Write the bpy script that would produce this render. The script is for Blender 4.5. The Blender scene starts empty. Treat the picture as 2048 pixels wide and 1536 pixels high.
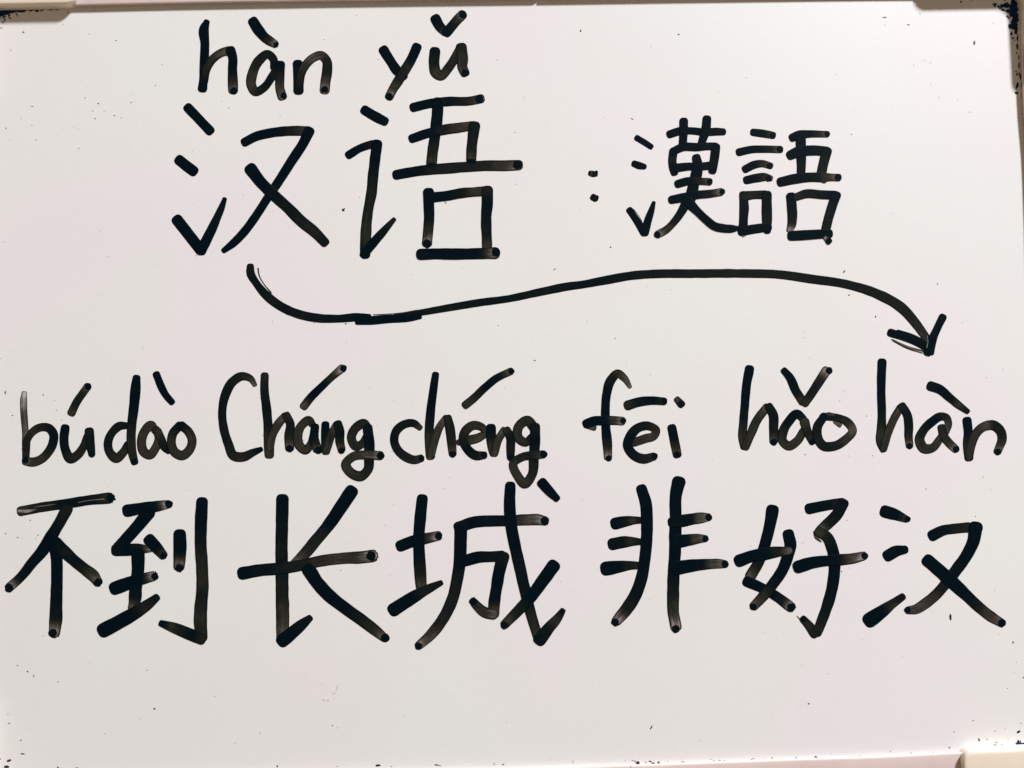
import bpy, math, random
from mathutils import Vector, Matrix, noise
random.seed(7)

# ------------------------------------------------------------------ camera
FPX = 26 / 36 * 2048                     # focal length in photo pixels
DIST = 0.303                             # camera to board, metres
YAW, PITCH, ROLL = math.radians(-1.205), math.radians(1.972), math.radians(-1.674)
VIEW = Matrix.Rotation(YAW, 3, 'Y') @ Matrix.Rotation(PITCH, 3, 'X') @ Matrix.Rotation(ROLL, 3, 'Z')
UP = Matrix.Translation((0, 0, 0.18)) @ Matrix.Rotation(math.pi / 2, 4, 'X')   # the board stands upright
scene = bpy.context.scene
C = scene.collection
cam = bpy.data.objects.new("camera", bpy.data.cameras.new("camera"))
C.objects.link(cam)
cam.data.sensor_width = 36
cam.data.lens = 26
cam.data.clip_start = 0.01
cam.data.clip_end = 50
cam.matrix_world = UP @ Matrix.Translation((0, 0, DIST)) @ VIEW.to_4x4()
scene.camera = cam

# ------------------------------------------------------------------ light
world = bpy.data.worlds.new("World")
scene.world = world
world.use_nodes = True
world.node_tree.nodes["Background"].inputs[0].default_value = (1.0, 0.76, 0.54, 1)
world.node_tree.nodes["Background"].inputs[1].default_value = 0.23
lamp = bpy.data.objects.new("room_lamp", bpy.data.lights.new("room_lamp", 'AREA'))
C.objects.link(lamp)
lamp.data.shape = 'DISK'
lamp.data.size = 0.60
lamp.data.energy = 402
lamp.data.color = (0.945, 0.960, 1.0)
lp = Vector((2.73, 3.17, 2.0))
lamp.matrix_world = UP @ Matrix.Translation(lp) @ lp.to_track_quat('Z', 'Y').to_matrix().to_4x4()
scene.view_settings.view_transform = 'Standard'
scene.view_settings.look = 'None'
scene.view_settings.exposure = 0
scene.view_settings.gamma = 1


def board_point(x, y, z=0.0, h=0.0):
    """Photo pixel -> point on the board face (board coordinates, metres)."""
    v = VIEW @ Vector(((x - 1024) / FPX, (768 - y) / FPX, -1))
    k = (DIST - h) / -v.z
    return Vector((v.x * k, v.y * k, z))


# ------------------------------------------------------------------ materials
def nodes_of(name):
    m = bpy.data.materials.new(name)
    m.use_nodes = True
    nt = m.node_tree
    b = nt.nodes["Principled BSDF"]
    return m, nt, b


def math_node(nt, op, a, b=None, c=None, clamp=False):
    n = nt.nodes.new("ShaderNodeMath")
    n.operation = op
    n.use_clamp = clamp
    for i, v in enumerate((a, b, c)):
        if v is None:
            continue
        if hasattr(v, "is_linked") or hasattr(v, "links"):
            nt.links.new(v, n.inputs[i])
        else:
            n.inputs[i].default_value = v
    return n.outputs[0]


def noise_node(nt, vec, scale, detail=2, rough=0.5):
    n = nt.nodes.new("ShaderNodeTexNoise")
    n.inputs["Scale"].default_value = scale
    n.inputs["Detail"].default_value = detail
    n.inputs["Roughness"].default_value = rough
    if vec is not None:
        nt.links.new(vec, n.inputs["Vector"])
    return n.outputs[0]


def ramp_node(nt, fac, stops):
    r = nt.nodes.new("ShaderNodeValToRGB")
    nt.links.new(fac, r.inputs[0])
    e = r.color_ramp.elements
    while len(e) < len(stops):
        e.new(0.5)
    for el, (p, c) in zip(e, stops):
        el.position = p
        el.color = (*c, 1)
    return r.outputs[0]


def plastic(name, col, rough, var=0.06, bump=0.15, bscale=900):
    m, nt, b = nodes_of(name)
    tc = nt.nodes.new("ShaderNodeTexCoord").outputs["Object"]
    f = noise_node(nt, tc, 60, 3)
    lo = tuple(c * (1 - var) for c in col)
    hi = tuple(min(1, c * (1 + var)) for c in col)
    nt.links.new(ramp_node(nt, f, [(0.3, lo), (0.7, hi)]), b.inputs["Base Color"])
    b.inputs["Roughness"].default_value = rough
    b.inputs["Subsurface Weight"].default_value = 0.35
    b.inputs["Subsurface Radius"].default_value = (1.0, 0.8, 0.6)
    b.inputs["Subsurface Scale"].default_value = 0.003
    bp = nt.nodes.new("ShaderNodeBump")
    bp.inputs["Strength"].default_value = bump
    bp.inputs["Distance"].default_value = 0.0002
    nt.links.new(noise_node(nt, tc, bscale, 2), bp.inputs["Height"])
    nt.links.new(bp.outputs[0], b.inputs["Normal"])
    return m


def board_material():
    m, nt, b = nodes_of("enamel_white")
    tc = nt.nodes.new("ShaderNodeTexCoord").outputs["Object"]
    warm = noise_node(nt, tc, 9, 1)
    col = ramp_node(nt, warm, [(0.36, (0.795, 0.803, 0.790)), (0.50, (0.802, 0.792, 0.780)), (0.63, (0.808, 0.780, 0.792))])
    fine = noise_node(nt, tc, 700, 3, 0.6)
    mp = nt.nodes.new("ShaderNodeMapping")
    mp.inputs["Scale"].default_value = (150, 1100, 1)
    nt.links.new(tc, mp.inputs["Vector"])
    weave = noise_node(nt, mp.outputs[0], 1.0, 2)
    wipe_m = nt.nodes.new("ShaderNodeMapping")
    wipe_m.inputs["Scale"].default_value = (5, 22, 1)
    wipe_m.inputs["Rotation"].default_value = (0, 0, 0.25)
    nt.links.new(tc, wipe_m.inputs["Vector"])
    wipe = noise_node(nt, wipe_m.outputs[0], 1.0, 3)
    s = math_node(nt, 'MULTIPLY_ADD', fine, 0.05, 0.935)
    s = math_node(nt, 'ADD', s, math_node(nt, 'MULTIPLY', weave, 0.035))
    s = math_node(nt, 'ADD', s, math_node(nt, 'MULTIPLY', wipe, 0.035))
    vm = nt.nodes.new("ShaderNodeVectorMath")
    vm.operation = 'SCALE'
    nt.links.new(col, vm.inputs[0])
    nt.links.new(s, vm.inputs["Scale"])
    nt.links.new(vm.outputs[0], b.inputs["Base Color"])
    b.inputs["Roughness"].default_value = 0.42
    b.inputs["Specular IOR Level"].default_value = 0.35
    bp = nt.nodes.new("ShaderNodeBump")
    bp.inputs["Strength"].default_value = 0.12
    bp.inputs["Distance"].default_value = 0.0001
    nt.links.new(noise_node(nt, tc, 420, 2), bp.inputs["Height"])
    nt.links.new(bp.outputs[0], b.inputs["Normal"])
    return m


def ink_material():
    m, nt, b = nodes_of("marker_ink")
    at = nt.nodes.new("ShaderNodeAttribute")
    at.attribute_name = "ink"                       # x: density, y: distance from the centre line, z: stroke seed
    sp = nt.nodes.new("ShaderNodeSeparateXYZ")
    nt.links.new(at.outputs["Vector"], sp.inputs[0])
    d, e, seed = sp.outputs
    uv = nt.nodes.new("ShaderNodeUVMap")
    uv.uv_map = "stroke"
    su = nt.nodes.new("ShaderNodeSeparateXYZ")
    nt.links.new(uv.outputs[0], su.inputs[0])

    def streak(us, vs):
        cb = nt.nodes.new("ShaderNodeCombineXYZ")
        nt.links.new(math_node(nt, 'MULTIPLY', su.outputs[0], us), cb.inputs[0])
        nt.links.new(math_node(nt, 'MULTIPLY', su.outputs[1], vs), cb.inputs[1])
        nt.links.new(math_node(nt, 'MULTIPLY', seed, 40.0), cb.inputs[2])
        return noise_node(nt, cb.outputs[0], 1.0, 2)
    s1 = math_node(nt, 'SUBTRACT', streak(0.010, 3.5), 0.5)
    s2 = math_node(nt, 'SUBTRACT', streak(0.028, 14), 0.5)
    s3 = math_node(nt, 'SUBTRACT', streak(0.06, 1.6), 0.5)
    tc = nt.nodes.new("ShaderNodeTexCoord").outputs["Object"]
    s4 = math_node(nt, 'SUBTRACT', noise_node(nt, tc, 260, 2), 0.5)
    thin = math_node(nt, 'SUBTRACT', 1.0, d)
    mid = math_node(nt, 'MULTIPLY', thin, 1.0)
    var = math_node(nt, 'ADD', math_node(nt, 'MULTIPLY', s1, 0.85), math_node(nt, 'MULTIPLY', s2, 0.55))
    var = math_node(nt, 'ADD', var, math_node(nt, 'MULTIPLY', s3, 0.6))
    dd = math_node(nt, 'MULTIPLY_ADD', var, mid, d)
    rim = nt.nodes.new("ShaderNodeMapRange")
    rim.interpolation_type = 'SMOOTHSTEP'
    rim.inputs["From Min"].default_value = 0.66
    rim.inputs["From Max"].default_value = 0.98
    nt.links.new(e, rim.inputs["Value"])
    dd = math_node(nt, 'ADD', dd, math_node(nt, 'MULTIPLY', math_node(nt, 'MULTIPLY', rim.outputs[0], thin), 0.62))
    dd = math_node(nt, 'ADD', dd, math_node(nt, 'MULTIPLY', s4, 0.14), clamp=True)
    col = ramp_node(nt, dd, [(0.0, (0.50, 0.45, 0.45)), (0.18, (0.27, 0.235, 0.235)), (0.36, (0.098, 0.085, 0.073)),
                             (0.55, (0.031, 0.030, 0.022)), (0.74, (0.0115, 0.0130, 0.0110)), (0.88, (0.004, 0.0076, 0.0088)),
                             (1.0, (0.0006, 0.0052, 0.0090))])
    nt.links.new(col, b.inputs["Base Color"])
    al = nt.nodes.new("ShaderNodeMapRange")
    al.inputs["From Min"].default_value = -0.02
    al.inputs["From Max"].default_value = 0.16
    nt.links.new(dd, al.inputs["Value"])
    nt.links.new(al.outputs[0], b.inputs["Alpha"])
    b.inputs["Roughness"].default_value = 0.5
    b.inputs["Specular IOR Level"].default_value = 0.035
    return m


def stain_material():
    m, nt, b = nodes_of("dried_blue_black_ink")
    tc = nt.nodes.new("ShaderNodeTexCoord").outputs["Object"]
    f = noise_node(nt, tc, 500, 3)
    nt.links.new(ramp_node(nt, f, [(0.35, (0.003, 0.020, 0.058)), (0.65, (0.006, 0.034, 0.095))]), b.inputs["Base Color"])
    b.inputs["Roughness"].default_value = 0.5
    b.inputs["Specular IOR Level"].default_value = 0.05
    return m


def speck_material():
    m, nt, b = nodes_of("ink_specks")
    at = nt.nodes.new("ShaderNodeAttribute")
    at.attribute_name = "tone"
    nt.links.new(ramp_node(nt, at.outputs["Fac"], [(0.0, (0.008, 0.008, 0.016)), (1.0, (0.50, 0.46, 0.46))]), b.inputs["Base Color"])
    b.inputs["Roughness"].default_value = 0.5
    return m


M_BOARD = board_material()
M_RAIL = plastic("pink_beige_plastic", (0.70, 0.585, 0.555), 0.42)
M_CAP = plastic("cream_plastic", (0.83, 0.735, 0.605), 0.36, 0.04)
M_BACK = plastic("grey_backing_board", (0.45, 0.42, 0.38), 0.8)
M_INK = ink_material()
M_STAIN = stain_material()
M_SPECK = speck_material()

# ------------------------------------------------------------------ object helpers
board = bpy.data.objects.new("whiteboard", None)
C.objects.link(board)
board.matrix_world = UP
board.empty_display_size = 0.1
board["label"] = "white dry-erase board with pink-beige frame, cream corner caps and black handwritten Chinese and pinyin"
board["category"] = "whiteboard"


def link(name, me, mat, parent, label=None, kind=None, smooth=False):
    o = bpy.data.objects.new(name, me)
    C.objects.link(o)
    o.parent = parent
    if mat:
        me.materials.append(mat)
    if smooth:
        for p in me.polygons:
            p.use_smooth = True
    if label:
        o["label"] = label
    if kind:
        o["kind"] = kind
    return o


def mesh(name, verts, faces):
    me = bpy.data.meshes.new(name)
    me.from_pydata([tuple(v) for v in verts], [], faces)
    me.update()
    return me


# ------------------------------------------------------------------ the board and its frame
X0, X1, Y0, Y1 = -0.2065, 0.2265, -0.1475, 0.1725      # inner frame edges


def box(name, a, b, mat, z0, z1):
    v = [(x, y, z) for z in (z0, z1) for (x, y) in ((a[0], a[1]), (b[0], a[1]), (b[0], b[1]), (a[0], b[1]))]
    f = [(3, 2, 1, 0), (4, 5, 6, 7), (0, 1, 5, 4), (1, 2, 6, 5), (2, 3, 7, 6), (3, 0, 4, 7)]
    return link(name, mesh(name, v, f), mat, board)


box("writing_surface", (X0 - .006, Y0 - .006), (X1 + .006, Y1 + .006), M_BOARD, -0.003, 0)
box("backing_board", (X0 - .006, Y0 - .006), (X1 + .006, Y1 + .006), M_BACK, -0.009, -0.0031)

# rail section (outward, height) in mm: an overhanging rounded lip above a small recess
RAIL = [(0.7, -3.0), (0.7, 0.1), (0.7, 0.75), (0.35, 0.85), (0.10, 1.0), (0.0, 1.25), (0.06, 1.5), (0.22, 1.68), (0.45, 1.78), (0.8, 1.82), (9.5, 1.9),
        (10.8, 1.7), (11.6, 1.2), (12, .5), (12, -8), (2, -8), (2, -3.0)]


def rail(path, outward, taper=(0, 0)):
    """path: points along the inner edge (board coordinates); outward: unit vector away from the writing surface."""
    verts, faces = [], []
    n = len(RAIL)
    for i, p in enumerate(path):
        for (o, z) in RAIL:
            q = Vector((p[0], p[1], 0)) + Vector(outward) * (o / 1000)
            t = (path[-1] - path[0]).normalized()
            if i == 0:
                q += t * (taper[0] * max(z, 0) / 1.9)
            if i == len(path) - 1:
                q -= t * (taper[1] * max(z, 0) / 1.9)
            verts.append((q.x, q.y, z / 1000))
    for i in range(len(path) - 1):
        for k in range(n):
            a, b = i * n + k, i * n + (k + 1) % n
            faces.append((a, b, b + n, a + n))
    faces.append(tuple(range(n)))
    faces.append(tuple(range((len(path) - 1) * n, len(path) * n))[::-1])
    me = mesh("frame_rail", verts, faces)
    o = link("frame_rail", me, M_RAIL, board)
    import bmesh
    bm = bmesh.new()
    bm.from_mesh(me)
    bmesh.ops.recalc_face_normals(bm, faces=bm.faces)
    bm.to_mesh(me)
    bm.free()
    for p in me.polygons:
        p.use_smooth = len(p.vertices) == 4
    me.set_sharp_from_angle(angle=math.radians(50))
    return o


def lerp_path(pts, n):
    """smooth run through pixel points, mapped onto the board, n points"""
    out = []
    for i in range(n):
        t = i / (n - 1) * (len(pts) - 1)
        k = min(int(t), len(pts) - 2)
        f = t - k
        p = [pts[max(0, min(len(pts) - 1, k + j))] for j in (-1, 0, 1, 2)]
        q = [0.5 * ((2 * p[1][c]) + (-p[0][c] + p[2][c]) * f + (2 * p[0][c] - 5 * p[1][c] + 4 * p[2][c] - p[3][c]) * f * f +
                    (-p[0][c] + 3 * p[1][c] - 3 * p[2][c] + p[3][c]) * f ** 3) for c in (0, 1)]
        out.append(board_point(*q, 0, 0.00125))
    return out


rail(lerp_path([(80, 13.2), (160, 11.8), (400, 6.5), (730, 1.5), (1083, -2.6)], 16), (0, 1, 0), (0, 0.0022))
rail(lerp_path([(1084, -2.6), (1400, -7), (1748, -11), (1990, -12)], 12), (0, 1, 0))
rail(lerp_path([(60, 1559), (600, 1546), (900, 1540), (1080, 1535), (1260, 1529.5)], 14), (0, -1, 0))
rail(lerp_path([(1261, 1529.5), (1348, 1526.5), (1600, 1517), (1748, 1512.5), (1918, 1503.5), (2000, 1499)], 14), (0, -1, 0))
rail(lerp_path([(2042, 90), (2046, 210), (2054, 305), (2059, 428), (2063, 600), (2068, 1000), (2066, 1420)], 16), (1, 0, 0))
rail([Vector((X0, y, 0)) for y in (Y1 - .01, Y1 - .1, Y0 + .1, Y0 + .01)], (-1, 0, 0))


def rounded(poly, rad, seg=7):
    out = []
    n = len(poly)
    for i in range(n):
        p, a, b = Vector(poly[i]), Vector(poly[i - 1]), Vector(poly[(i + 1) % n])
        r = rad[i]
        u, v = (a - p).normalized(), (b - p).normalized()
        ang = u.angle(v)
        L = r / math.tan(ang / 2)
        c = p + (u + v).normalized() * (r / math.sin(ang / 2))
        s, e = p + u * L - c, p + v * L - c
        sweep = s.angle_signed(e)
        for k in range(seg + 1):
            w = s.copy()
            w.rotate(Matrix.Rotation(-sweep * k / seg, 2))
            out.append(c + w)
    return out


def corner_cap(cx, cy, sx, sy, long_x, long_y):
    """L-shaped cap whose inner corner is at (cx, cy); sx, sy point outward."""
    w = 0.0145
    P = [(-long_x, 0), (0, 0), (0, -long_y), (w, -long_y), (w, w), (-long_x, w)]
    R_ = [.0048, .0045, .0048, .0035, .008, .0035]
    ring = rounded([(x, y) for x, y in P], R_)
    prof = [(0, -.0095), (0, -.009), (0, 0.0), (0.0, .0020), (0.0, .0033), (.00004, .00356), (.00017, .0038), (.00035, .00397), (.0006, .0041), (.0009, .00418), (.0016, .00422), (.0034, .00425)]
    n = len(ring)
    area = sum(ring[i].x * ring[(i + 1) % n].y - ring[(i + 1) % n].x * ring[i].y for i in range(n))
    sg = 1 if area > 0 else -1
    verts, faces = [], []
    for off, z in prof:
        for i in range(n):
            t = (ring[(i + 1) % n] - ring[i - 1]).normalized()
            nrm = Vector((t.y, -t.x)) * sg
            q = ring[i] - nrm * max(off, 0)
            verts.append((cx + sx * q.x, cy + sy * q.y, z))
    for k in range(len(prof) - 1):
        for i in range(n):
            a, b = k * n + i, k * n + (i + 1) % n
            faces.append((a, b, b + n, a + n))
    faces.append(tuple(range((len(prof) - 1) * n, len(prof) * n)))
    faces.append(tuple(range(n)))
    me = mesh("corner_cap", verts, faces)
    import bmesh
    bm = bmesh.new()
    bm.from_mesh(me)
    bmesh.ops.recalc_face_normals(bm, faces=bm.faces)
    bmesh.ops.triangulate(bm, faces=[f for f in bm.faces if len(f.verts) > 4])
    bm.to_mesh(me)
    bm.free()
    o = link("corner_cap", me, M_CAP, board, smooth=True)
    me.set_sharp_from_angle(angle=math.radians(55))
    return o


tl = board_point(-36, 21.5)
tr = board_point(2035, -7)
br = board_point(2082, 1487)
corner_cap(tl.x, tl.y, -1, 1, 0.0405, 0.036)
corner_cap(tr.x, tr.y, 1, 1, 0.0400, 0.0365)
corner_cap(br.x, br.y, 1, -1, 0.0350, 0.036)
corner_cap(X0 + .001, Y0 + .001, -1, -1, 0.031, 0.036)

# ------------------------------------------------------------------ ink strokes
REG = dict(A=(330, 0, 5.12), B=(330, 240, 5.12), C=(680, 0, 5.12), D=(680, 240, 5.12), E=(1150, 220, 5.12), F=(1430, 220, 5.12),
           G=(470, 500, 2.926), H=(1150, 500, 2.56), I=(0, 700, 5.12), J=(400, 700, 5.12), K=(750, 700, 5.12), L=(1120, 700, 5.12),
           M=(1450, 700, 5.12), N=(1730, 700, 6.428), O=(0, 940, 4.6545), Q=(440, 960, 4.3875), T=(750, 950, 4.2675),
           U=(1180, 940, 4.39), V=(1450, 980, 4.954), W=(1710, 980, 4.9556), P=(0, 0, 1))
stroke_no = [0]


class Ink:
    """collects strokes (swept ribbons of ink with a rounded tip) into one mesh"""

    def __init__(self, reg, base):
        self.ox, self.oy, self.s = REG[reg]
        self.z = base
        self.v, self.f, self.ink, self.uv = [], [], [], []

    def px(self, x, y):
        return self.ox + x / self.s, self.oy + y / self.s

    def row(self, x, y, nx, ny, half, z, d, u, off=0.0, r=None, seed=0.0):
        """one cross-section: 9 columns plus a foot on either side that reaches the board"""
        i0 = len(self.v)
        r = r or half or 1
        cols = [-1, -1, -.86, -.62, -.32, 0, .32, .62, .86, 1, 1]
        for k, c in enumerate(cols):
            foot = k in (0, len(cols) - 1)
            self.v.append(board_point(x + nx * half * c, y + ny * half * c, 0.000004 if foot else z))
            rad = min(1.0, math.sqrt((c * half) ** 2 + off * off) / r)
            self.ink.append((d, rad, seed))
            self.uv.append((u, c * half / r))
        return i0

    def join(self, a, b, n=11):
        for k in range(n - 1):
            self.f.append((a + k, a + k + 1, b + k + 1, b + k))

    def stroke(self, pts, d=(1,), dot=None, rag=0.0, wob=0.024):
        stroke_no[0] += 1
        seed = (stroke_no[0] * 0.6180339) % 1.0
        P = []
        for p in pts:
            x, y = self.px(p[0], p[1])
            P.append((x, y, (p[2] if len(p) > 2 else 95) / self.s / 2 * 1.03 + (0.35 if self.s in (1, 5.12) and p[2] / self.s > 6 else 0)))
        # dense smooth path
        path = []
        for i in range(len(P) - 1):
            p = [P[max(0, i - 1)], P[i], P[i + 1], P[min(len(P) - 1, i + 2)]]
            L = math.hypot(p[2][0] - p[1][0], p[2][1] - p[1][1])
            n = max(2, int(L / 1.8))
            # centripetal-like tangents keep uneven spacing calm
            def tang(a, b, c):
                la = math.hypot(b[0] - a[0], b[1] - a[1]) or 1e-6
                lc = math.hypot(c[0] - b[0], c[1] - b[1]) or 1e-6
                return [((b[k] - a[k]) / la * lc + (c[k] - b[k]) / lc * la) / (la + lc) for k in range(3)]
            m1 = tang(p[0], p[1], p[2]) if i > 0 else [(p[2][k] - p[1][k]) / L for k in range(3)]
            m2 = tang(p[1], p[2], p[3]) if i < len(P) - 2 else [(p[2][k] - p[1][k]) / L for k in range(3)]
            for j in range(n + (1 if i == len(P) - 2 else 0)):
                t = j / n
                h00, h10, h01, h11 = 2 * t ** 3 - 3 * t * t + 1, t ** 3 - 2 * t * t + t, -2 * t ** 3 + 3 * t * t, t ** 3 - t * t
                path.append([h00 * p[1][k] + h10 * L * m1[k] + h01 * p[2][k] + h11 * L * m2[k] for k in range(3)])
        if dot and len(d) > 1:
            d = tuple(d[:-1]) + (max(.25, d[-1] - .1),)
        n = len(path)
        acc = [0.0]
        for i in range(1, n):
            acc.append(acc[-1] + math.hypot(path[i][0] - path[i - 1][0], path[i][1] - path[i - 1][1]))
        tot = acc[-1] or 1

        def dens(s):
            if len(d) == 1:
                return d[0]
            t = max(0, min(1, s / tot)) * (len(d) - 1)
            k = min(int(t), len(d) - 2)
            f = t - k
            f = f * f * (3 - 2 * f)
            return d[k] * (1 - f) + d[k + 1] * f
        z0 = self.z
        tan = []
        for i in range(n):
            a, b = path[max(0, i - 1)], path[min(n - 1, i + 1)]
            L = math.hypot(b[0] - a[0], b[1] - a[1]) or 1
            tan.append(((b[0] - a[0]) / L, (b[1] - a[1]) / L))
        rows = []
        # starting cap
        for phase, idx in (("start", 0), ("body", None), ("end", n - 1)):
            if phase == "body":
                for i in range(n):
                    x, y, h = path[i]
                    w = 1 + wob * noise.noise(Vector((acc[i] * 0.05, seed * 90, 0))) * 2 + wob * 0.5 * noise.noise(Vector((acc[i] * 0.22, seed * 90, 5)))
                    sh = wob * 0.9 * h * noise.noise(Vector((acc[i] * 0.06, seed * 90, 9)))
                    tx, ty = tan[i]
                    nx, ny = -ty, tx
                    rows.append(self.row(x + nx * sh, y + ny * sh, nx, ny, h * w, z0 + 4e-6 * acc[i] / tot, dens(acc[i]), acc[i] + 20, seed=seed))
            else:
                x, y, h = path[idx]
                tx, ty = tan[idx]
                nx, ny = -ty, tx
                sg = -1 if phase == "start" else 1
                s = acc[idx]
                w = 1 + wob * noise.noise(Vector((s * 0.05, seed * 90, 0))) * 2 + wob * 0.5 * noise.noise(Vector((s * 0.22, seed * 90, 5)))
                sh = wob * 0.9 * h * noise.noise(Vector((s * 0.06, seed * 90, 9)))
                h *= w
                x += nx * sh
                y += ny * sh
                ks = range(13, 0, -1) if phase == "start" else range(1, 14)
                for k in ks:
                    a = k / 13 * math.pi / 2
                    fr = 1 + (rag * noise.noise(Vector((k * 0.9, seed * 50, s))) * 1.2 if phase == "end" else 0)
                    off = math.sin(a) * h * 0.88 * fr
                    hw = max(0.04 * h, math.cos(a) ** 0.66 * h) * (1 if k < 6 else fr)
                    rows.append(self.row(x + sg * tx * off, y + sg * ty * off, nx, ny, hw, z0 + (4e-6 if sg > 0 else 0) + 1e-8 * k, dens(s), s + sg * off + 20, off=off, r=h * 1.0, seed=seed))
        for a, b in zip(rows, rows[1:]):
            self.join(a, b)
        self.z += 9e-6
        if dot:
            self.dot(dot[0], dot[1], dot[2] * 0.93, rag=max(rag * 0.6, 0.07))
        return self

    def dot(self, x, y, r, ry=None, d=0.97, rag=0.10):
        """the dark blob a marker leaves where it is lifted"""
        cx, cy = self.px(x, y)
        rx = r / self.s
        ry = (ry or r) / self.s
        stroke_no[0] += 1
        seed = (stroke_no[0] * 0.6180339) % 1.0
        i0 = len(self.v)
        N = 30
        z = self.z + 2e-6
        self.v.append(board_point(cx, cy, z))
        self.ink.append((d, 0, seed)); self.uv.append((0, 0))
        for ring, (f, dd) in enumerate(((0.55, d), (0.86, d), (1.0, d * 0.88))):
            for k in range(N):
                a = k / N * 2 * math.pi
                j = 1 + rag * 1.5 * noise.noise(Vector((math.cos(a) * 1.6, math.sin(a) * 1.6, seed * 70))) + rag * 0.8 * noise.noise(Vector((math.cos(a) * 5, math.sin(a) * 5, seed * 70)))
                self.v.append(board_point(cx + rx * f * j * math.cos(a), cy + ry * f * j * math.sin(a), z))
                self.ink.append((dd, 0.3, seed)); self.uv.append((rx * f * math.cos(a), f * math.sin(a)))
        for k in range(N):
            self.f.append((i0, i0 + 1 + k, i0 + 1 + (k + 1) % N))
            for ring in range(2):
                a = i0 + 1 + ring * N
                self.f.append((a + k, a + N + k, a + N + (k + 1) % N, a + (k + 1) % N))
        self.z += 3e-6
        return self

    def build(self, name, parent, label=None):
        me = mesh(name, self.v, self.f)
        at = me.attributes.new("ink", 'FLOAT_VECTOR', 'POINT')
        at.data.foreach_set("vector", [c for t in self.ink for c in t])
        uvl = me.uv_layers.new(name="stroke")
        buf = []
        for l in me.loops:
            buf += self.uv[l.vertex_index]
        uvl.data.foreach_set("uv", buf)
        return link(name, me, M_INK, parent, label, smooth=True)


group_no = [0]


class Group:
    """one handwritten character or syllable; its pieces are children"""

    def __init__(self, name, label, x, y):
        self.o = bpy.data.objects.new(name, None)
        C.objects.link(self.o)
        self.o.parent = board
        self.o.empty_display_size = 0.01
        self.o["label"] = label
        self.z = 2.4e-5 + (group_no[0] % 3) * 3.3e-6
        group_no[0] += 1

    def ink(self, reg):
        self.cur = Ink(reg, self.z)
        return self.cur

    def add(self, name, label=None):
        self.z = self.cur.z
        self.cur.build(name, self.o, label)

    def one(self, reg, pts, d=(1,), dot=None, rag=0.0, name="pen_stroke"):
        self.ink(reg).stroke(pts, d, dot, rag)
        self.add(name)


# ---- han (top)
g = Group("pinyin_syllable", "pinyin 'hàn' above the first large character", 0, 0)
g.ink("A").stroke([(425, 228, 60), (402, 290, 92), (408, 450, 88), (402, 650, 90), (395, 800, 84), (385, 905, 92)], (1, 1, 1, .92, 1))
g.cur.stroke([(398, 840, 80), (432, 690, 84), (495, 600, 84), (580, 540, 84), (655, 520, 88)], (.95, .75, .68, .55, .5))
g.cur.stroke([(672, 520, 98), (692, 580, 92), (692, 700, 90), (695, 830, 98), (698, 920, 95)], (.97, 1, .95, .75, .5), (705, 932, 41))
g.add("letter")
g.ink("A").stroke([(1110, 690, 62), (1112, 610, 80), (1055, 556, 82), (960, 625, 94), (898, 750, 96), (885, 870, 96), (925, 940, 86), (1010, 900, 80), (1090, 795, 78), (1170, 665, 84)], (.9, .85, .8, .75, .6, .55, .85, .95, .8, .9))
g.cur.stroke([(1182, 665, 92), (1176, 790, 90), (1180, 920, 88), (1200, 985, 92)], (1, .8, .55, .5), (1216, 980, 36))
g.add("letter")
g.ink("A").stroke([(1360, 658, 98), (1366, 780, 98), (1368, 925, 100)], (1, .85, .9))
g.cur.stroke([(1378, 870, 80), (1392, 760, 84), (1442, 665, 84), (1520, 592, 84), (1600, 568, 86), (1655, 620, 90), (1662, 720, 96), (1644, 840, 98), (1636, 920, 98)], (.8, .75, .65, .5, .5, .75, .8, .6, .42), (1637, 918, 41))
g.add("letter")
g.ink("A").stroke([(905, 222, 100), (962, 312, 104), (1030, 388, 92), (1075, 420, 88), (1125, 450, 76)], (1, 1, 1, .75, .42), (1138, 458, 30))
g.add("tone_mark")

# ---- yu
g = Group("pinyin_syllable", "pinyin 'yǔ' at the top edge of the board", 0, 0)
g.ink("C").stroke([(448, 515, 100), (520, 630, 94), (600, 740, 95), (660, 785, 66)], (1, .97, 1, 1))
g.cur.stroke([(785, 485, 98), (735, 600, 96), (655, 735, 98), (590, 840, 98), (540, 920, 88), (506, 988, 86)], (1, 1, .72, .78, .62, .42), (503, 990, 42))
g.add("letter")
g.ink("C").stroke([(972, 530, 105), (964, 650, 104), (985, 745, 108), (1030, 780, 90), (1100, 710, 90), (1175, 600, 90), (1235, 500, 96)], (.92, .85, .6, .62, .75, .7, .7))
g.cur.stroke([(1243, 490, 108), (1256, 600, 106), (1255, 690, 96), (1278, 745, 92)], (.72, .66, .6, .6), (1279, 747, 41))
g.add("letter")
g.ink("C").stroke([(980, 195, 102), (1025, 275, 96), (1078, 325, 88)], (1, .95, .5))
g.cur.stroke([(1095, 332, 96), (1150, 265, 96), (1205, 200, 96), (1250, 155, 98)], (.95, .9, .7, .35), (1258, 150, 44))
g.add("tone_mark")

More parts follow.
